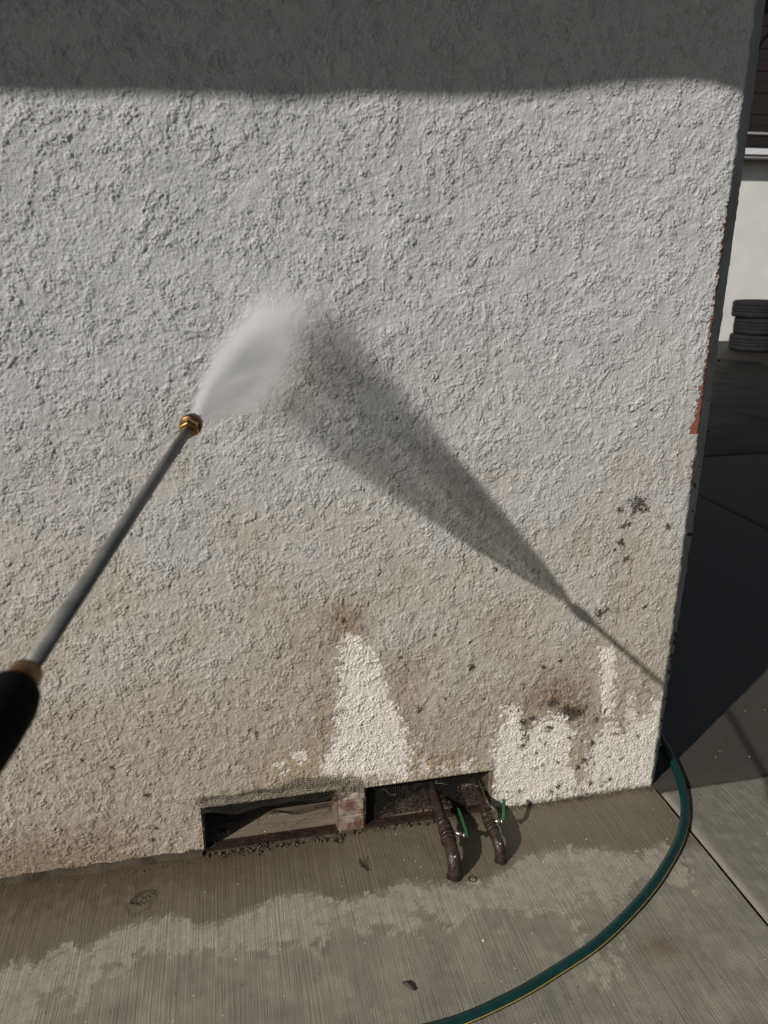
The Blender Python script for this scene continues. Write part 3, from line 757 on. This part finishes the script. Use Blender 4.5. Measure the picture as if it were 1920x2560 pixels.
# water splash on the slab
m = MB(); c0 = ground_at(350, 2250)
for i in range(46):
    a = random.uniform(0, 2*pi); r_ = abs(random.gauss(0, .020))
    m.blob((c0[0]+r_*cos(a)*1.3, c0[1]+r_*sin(a)*.8, .001+random.random()*.006), random.uniform(.0006, .0019), .8)
for k in range(4):
    m.tube([(c0[0]+(.012+.007*k)*cos(a)+.004*k, c0[1]+(.008+.005*k)*sin(a), .0012) for a in np.linspace(.2*k, 2*pi-.9*k, 22)], .0009, 5, False)
tag(m.build('water_splash', M_WATER), 'small splash of water drops on the wet slab lower left', 'splash', kind='stuff')
m = MB()
for i in range(14):
    x = random.uniform(V1[0]+.02, V1[1]-.02); z = random.uniform(.03, .115)
    l = random.choice((.001, .001, .012, .02)); m.tube([(x, -.024, z), (x+.0005, -.024, z-l)], [.0006, .0009], 5)
tag(m.build('water_drips', M_WATER), 'thin water drips falling across the open left vent', 'drips', kind='stuff')

# ================================================================== GARDEN HOSE
hp = [(1.0, .75, .012), (1.19, .45, .012), (1.262, .24, .012), (1.256, .14, .012), (1.240, .08, .012), (1.209, -.015, .013), (1.165, -.108, .0125), (1.108, -.190, .012), (1.023, -.274, .012), (.896, -.372, .012), (.737, -.466, .012), (.604, -.520, .012), (.483, -.560, .012), (.332, -.590, .012), (.10, -.600, .012), (-.3, -.64, .012), (-.9, -.80, .012)]
hc = smooth_curve(hp, 10)
hose = empty('garden_hose', (1.0, -.3, 0)); hi = Vector((-1.0, .3, 0))
m = MB(); m.tube([p_ for p_ in hc], .0118, 20); ob = m.build('hose_tube', M_HOSE); ob.parent = hose; ob.location = hi
m = MB(); st = []
for i, p_ in enumerate(hc):
    t_ = (hc[min(i+1, len(hc)-1)]-hc[max(i-1, 0)]).normalized(); side = t_.cross(Vector((0, 0, 1))).normalized()
    st.append(p_ + (side*-cos(radians(8))+Vector((0, 0, sin(radians(8)))))*.0108)
# stripe on the side that faces the camera/right
if (st[100]-hc[100]).dot(Vector((.5, -.8, 0))) < 0:
    st = [2*a-b for a, b in zip(hc, st)]; st = [Vector((q.x, q.y, 2*h_.z-q.z)) for q, h_ in zip(st, hc)]
m.tube(st, .0017, 6); ob = m.build('yellow_stripe', M_YELLOW); ob.parent = hose; ob.location = hi
tag(hose, 'dark green garden hose with a yellow stripe curving over the concrete from the wall corner', 'garden hose')

# ================================================================== LANCE
TIP = Vector((-.044, -.590, 1.236)); HL = Vector((-.148, -1.144, 1.175)); LD = (TIP-HL).normalized()
JD = Vector((.179, .59, .026)).normalized()
lance = empty('washer_lance', HL); 
def putl(x): x.parent = lance; x.location = -HL; return x
e0 = TIP - LD*.040
m = MB(); m.tube([HL-LD*.01, HL+(e0-HL)*.5, e0+LD*.004], .0065, 24); putl(m.build('pipe', M_PIPE))
m = MB(); m.tube([e0-LD*.004, e0, e0+LD*.012, e0+LD*.013], [.0105, .0135, .0138, .012], 6, True, False, .3); putl(m.build('hex_nut', M_BRASS, None, .0008))
m = MB(); c_ = e0+LD*.0125
m.tube([c_, c_+LD*.001, c_+LD*.006, c_+LD*.0068, c_+LD*.0074, c_+LD*.0082, c_+LD*.013, c_+LD*.015], [.0125, .0145, .0148, .0140, .0140, .0148, .0142, .012], 28)
putl(m.build('collar', M_BRASSD))
m = MB(); d_ = c_+LD*.0145
m.tube([d_, d_+JD*.003, d_+JD*.009, d_+JD*.012], [.0105, .0118, .0112, .0085], 12, True, False); 
for a in np.linspace(0, 2*pi, 9)[:-1]:
    o_v = JD.orthogonal().normalized(); o2 = JD.cross(o_v); q = d_+(o_v*cos(a)+o2*sin(a))*.0105
    m.tube([q+JD*.002, q+JD*.011], .0018, 6)
putl(m.build('nozzle_tip', M_STEEL))
m = MB(); b0 = HL-LD*.004
m.tube([b0+LD*.010, b0+LD*.008, b0-LD*.010, b0-LD*.014], [.009, .0112, .0122, .011], 28); putl(m.build('amber_ring', M_AMBER))
m = MB(); g0 = b0-LD*.008; bend = (LD+Vector((.10, 0, .22))).normalized()
gp = [g0, g0-LD*.006, g0-LD*.018, g0-LD*.045, g0-LD*.09, g0-LD*.14, g0-LD*.22, g0-LD*.30]
m.tube(gp, [.014, .0178, .0203, .0208, .0196, .018, .018, .018], 32); putl(m.build('grip', M_GRIP))
tag(lance, 'pressure washer lance with grey pipe, brass nozzle and black grip, held out towards the wall', 'spray lance')

# ================================================================== WATER SPRAY (fan of mist, a volume)
AX = JD; AYv = Vector((.058, 0, .138)); AYv = (AYv-AX*AYv.dot(AX)).normalized(); AZv = AX.cross(AYv)
T0 = d_+JD*.011; LEN = (0.0-T0.y)/AX.y
t = NT('water_spray_mat'); t.n.remove(t.b)
sp_ = t.n.new('ShaderNodeSeparateXYZ'); t.l.new(t.tc.outputs['Object'], sp_.inputs[0])
X_, Y_, Z_ = sp_.outputs
xm = t.math('MAXIMUM', X_, .0005)
hu = t.math('MULTIPLY', t.math('POWER', xm, .62), .205)
hl = t.math('MULTIPLY_ADD', xm, .265, .004)
isup = t.math('GREATER_THAN', Y_, 0.0)
hh = t.math('ADD', t.math('MULTIPLY', isup, hu), t.math('MULTIPLY', t.math('SUBTRACT', 1.0, isup), hl))
nz = t.noise(14, 3, .55, (1, 1, 1)); 
wob = t.math('MULTIPLY_ADD', t.math('SUBTRACT', nz, .5), .35, 1.0)
qy = t.math('DIVIDE', t.math('ABSOLUTE', Y_), t.math('MULTIPLY', hh, wob))
soft = t.math('MULTIPLY_ADD', xm, .5, .08)
fy = t.math('DIVIDE', t.math('SUBTRACT', 1.0, qy), soft, clamp=True)
flare = t.math('POWER', t.math('DIVIDE', xm, LEN), 5.0)
wz = t.math('ADD', t.math('MULTIPLY_ADD', xm, .045, .0035), t.math('MULTIPLY', flare, .035))
zs_ = t.math('ADD', t.math('MULTIPLY', t.math('ABSOLUTE', Y_), t.math('MULTIPLY_ADD', xm, -.75, .44)), Z_)
ng = t.math('LESS_THAN', zs_, 0.0)
qz = t.math('DIVIDE', zs_, t.math('MULTIPLY', wz, t.math('MULTIPLY_ADD', ng, .8, 1.0)))
fz = t.math('POWER', 2.718, t.math('MULTIPLY', t.math('MULTIPLY', qz, qz), -1.6))
streak = t.n.new('ShaderNodeTexNoise'); streak.inputs['Scale'].default_value = 1; streak.inputs['Detail'].default_value = 3
cb = t.n.new('ShaderNodeCombineXYZ'); t.l.new(t.math('MULTIPLY', xm, 6), cb.inputs[0])
t.l.new(t.math('MULTIPLY', t.math('DIVIDE', Y_, hh), 5.0), cb.inputs[1]); t.l.new(t.math('MULTIPLY', Z_, 18), cb.inputs[2]); t.l.new(cb.outputs[0], streak.inputs['Vector'])
sk_ = t.math('MULTIPLY', t.math('MAXIMUM', t.math('MULTIPLY_ADD', streak.outputs['Fac'], 3.0, -.5), .12), t.math('MULTIPLY_ADD', isup, .05, .95))
# optical depth across the sheet
lowf = t.math('SUBTRACT', 1.0, t.math('MULTIPLY', t.math('SUBTRACT', 1.0, isup), t.math('MULTIPLY', xm, .45)))
od = t.math('MULTIPLY_ADD', t.math('POWER', t.math('DIVIDE', xm, LEN), 2.0), -1.05, 1.75)
den = t.math('MULTIPLY', t.math('DIVIDE', t.math('MULTIPLY', t.math('MULTIPLY', od, lowf), .42), wz), t.math('MULTIPLY', t.math('MULTIPLY', fy, fz), sk_))
pv = t.n.new('ShaderNodeVolumePrincipled'); pv.inputs['Color'].default_value = (.90, .905, .91, 1); pv.inputs['Anisotropy'].default_value = .0
t.l.new(den, pv.inputs['Density'])
out = [n for n in t.n if n.type == 'OUTPUT_MATERIAL'][0]; t.l.new(pv.outputs[0], out.inputs['Volume'])
M_SPRAY = t.m
me = bpy.data.meshes.new('water_spray'); rows = []
vs = []; fs = []; NS = 16
yl = LEN*.995
for i in range(NS+1):
    x = .0006+(yl-.0006)*(i/NS)**1.5
    hu_ = .205*x**.62*1.2+.001; hl_ = (.004+.265*x)*1.2+.001; wz_ = (.0035+.045*x+.035*(x/LEN)**5)*1.9
    for (a, b) in ((hu_, 0.25), (hu_*.5, 1), (0, 1), (-hl_*.5, 1), (-hl_, .25)): vs.append((x, a, b*wz_-(.44-.75*x)*abs(a)))
    for (a, b) in ((-hl_, .25), (-hl_*.5, 1), (0, 1), (hu_*.5, 1), (hu_, .25)): vs.append((x, a, -b*wz_*1.9-.5*abs(a)))
for i in range(NS):
    for k in range(10): fs.append((i*10+k, i*10+(k+1) % 10, (i+1)*10+(k+1) % 10, (i+1)*10+k))
fs.append(tuple(range(10))[::-1]); fs.append(tuple(NS*10+k for k in range(10)))
me.from_pydata(vs, [], fs); me.materials.append(M_SPRAY)
bm = bmesh.new(); bm.from_mesh(me); bmesh.ops.recalc_face_normals(bm, faces=bm.faces)
# the far end is trimmed to the wall's face
for v in bm.verts:
    wp = T0+AX*v.co.x+AYv*v.co.y+AZv*v.co.z
    if wp.y > -.0115: v.co.x -= (wp.y+.0115)/AX.y
bm.to_mesh(me); bm.free()
spray = link('water_spray', me)
spray.matrix_world = Matrix(((AX.x, AYv.x, AZv.x, T0.x), (AX.y, AYv.y, AZv.y, T0.y), (AX.z, AYv.z, AZv.z, T0.z), (0, 0, 0, 1)))
tag(spray, 'fan of white water mist sprayed from the brass nozzle onto the stucco', 'water spray', kind='stuff')

# ================================================================== FAR YARD
WY = 10.6
def fz_(v, y=WY, u=1900): return float(wall_at(u, v, y)[2])
fw_ = empty('boundary_wall', (9, WY, 0)); fi = Vector((-9, -WY, 0))
def putf(x): x.parent = fw_; x.location = fi; return x
m = MB(); m.box((4, WY, 0), (22, WY+.25, fz_(384))); putf(m.build('wall_face', M_WHITE))
m = MB(); m.box((4, WY-.32, fz_(386, WY-.32)), (22, WY+.30, fz_(371, WY-.32))); putf(m.build('coping', M_FASCIA))
m = MB(); m.box((4, WY-.29, fz_(395, WY-.29)), (22, WY-.002, fz_(386.6, WY-.32)-.002)); putf(m.build('coping_board', M_SOFFIT))
tag(fw_, 'pale rendered yard wall with projecting coping behind the tyres', 'wall')
# dark timber building above the wall
db = empty('timber_building', (9, WY+2, 0)); di = Vector((-9, -WY-2, 0))
def putd(x): x.parent = db; x.location = di; return x
for k in range(34):
    z = 2.6+k*.17; m = MB(); m.box((4, WY+1.2-.012*(k % 2), z), (24, WY+1.26, z+.163)); putd(m.build('board', M_DARKWOOD))
m = MB(); m.box((3.5, WY-.9, 7.6), (25, WY+4, 7.9)); putd(m.build('roof', M_ROOF))  # unseen overhanging roof, added to keep the boards in shade
m = MB(); m.box((4, WY+1.27, 0), (24, WY+4, 7.6)); putd(m.build('wall_body', M_DARKWOOD))
tag(db, 'dark brown timber building rising in the shade above the pale yard wall', 'building')
rl = empty('metal_railing', (9, WY+.9, 0)); ri = Vector((-9, -WY-.9, 0))
def putr(x): x.parent = rl; x.location = ri; return x
yr = WY+.9; zr = fz_(334, yr)
m = MB(); m.tube([(4, yr, zr), (22, yr, zr)], .022, 8); putr(m.build('top_rail', M_RAIL))
for i in range(9):
    x = 4.6+i*1.9; m = MB(); m.tube([(x, yr, zr), (x-.75, yr+.02, zr-.75)], .014, 6); putr(m.build('brace', M_RAIL))
    m = MB(); m.tube([(x-.9, yr+.03, 2.6), (x+.9, yr+.03, zr+2.2)], .012, 6); putr(m.build('brace', M_RAIL))
tag(rl, 'thin grey metal railing with diagonal braces in front of the timber building', 'railing')
# tyres
TB = ground_at(1872, 880); TR = .40
def tyre_mesh():
    prof = []   # (radius, z)
    hgt = .255
    pr = [(.20, .03), (.215, .012), (.30, .0), (.372, .003), (.396, .028), (.398, .075), (.390, .080), (.390, .088), (.400, .093), (.401, .122), (.392, .127), (.392, .133), (.401, .138), (.400, .167), (.390, .172), (.390, .180), (.398, .185), (.396, .227), (.372, .252), (.30, .255), (.215, .243), (.20, .225)]
    seg = 72; vs = []; fs = []
    for k in range(seg):
        a = 2*pi*k/seg; q = .996 if k % 2 else 1.0
        for r_, z in pr: rr = r_*(q if r_ > .385 else 1); vs.append((rr*cos(a), rr*sin(a), z))
    n = len(pr)
    for k in range(seg):
        for i in range(n): fs.append((k*n+i, ((k+1) % seg)*n+i, ((k+1) % seg)*n+(i+1) % n, k*n+(i+1) % n))
    me = bpy.data.meshes.new('tyre'); me.from_pydata(vs, [], fs); me.materials.append(M_RUBBER)
    for p_ in me.polygons: p_.use_smooth = True
    bm = bmesh.new(); bm.from_mesh(me); bmesh.ops.recalc_face_normals(bm, faces=bm.faces); bm.to_mesh(me); bm.free()
    return me
tm = tyre_mesh()
t0 = link('tyre', tm)
labs = ['bottom tyre of the stack, lying on the yard floor', 'middle tyre of the stack, between two others', 'top tyre of the stack by the pale wall']
# left edge of the stack stands at image column 1815
cx_ = ground_at(1815, 830, .4); vdir = Vector((cx_[0]-CAM[0], cx_[1]-CAM[1], 0)).normalized(); rgt = Vector((vdir.y, -vdir.x, 0))
bc = Vector(tuple(ground_at(1815, 872))); bc.z = 0
for k in range(3):
    o = t0 if k == 0 else t0.copy()
    if k: col.objects.link(o)
    sh = (.0, .035, -.02)[k]
    o.location = bc+rgt*(TR+.02+sh)+Vector((0, 0, .001+k*.254)); o.rotation_euler = (0, 0, k*1.1)
    tag(o, labs[k], 'tyre', 'tyres stacked by the yard wall')
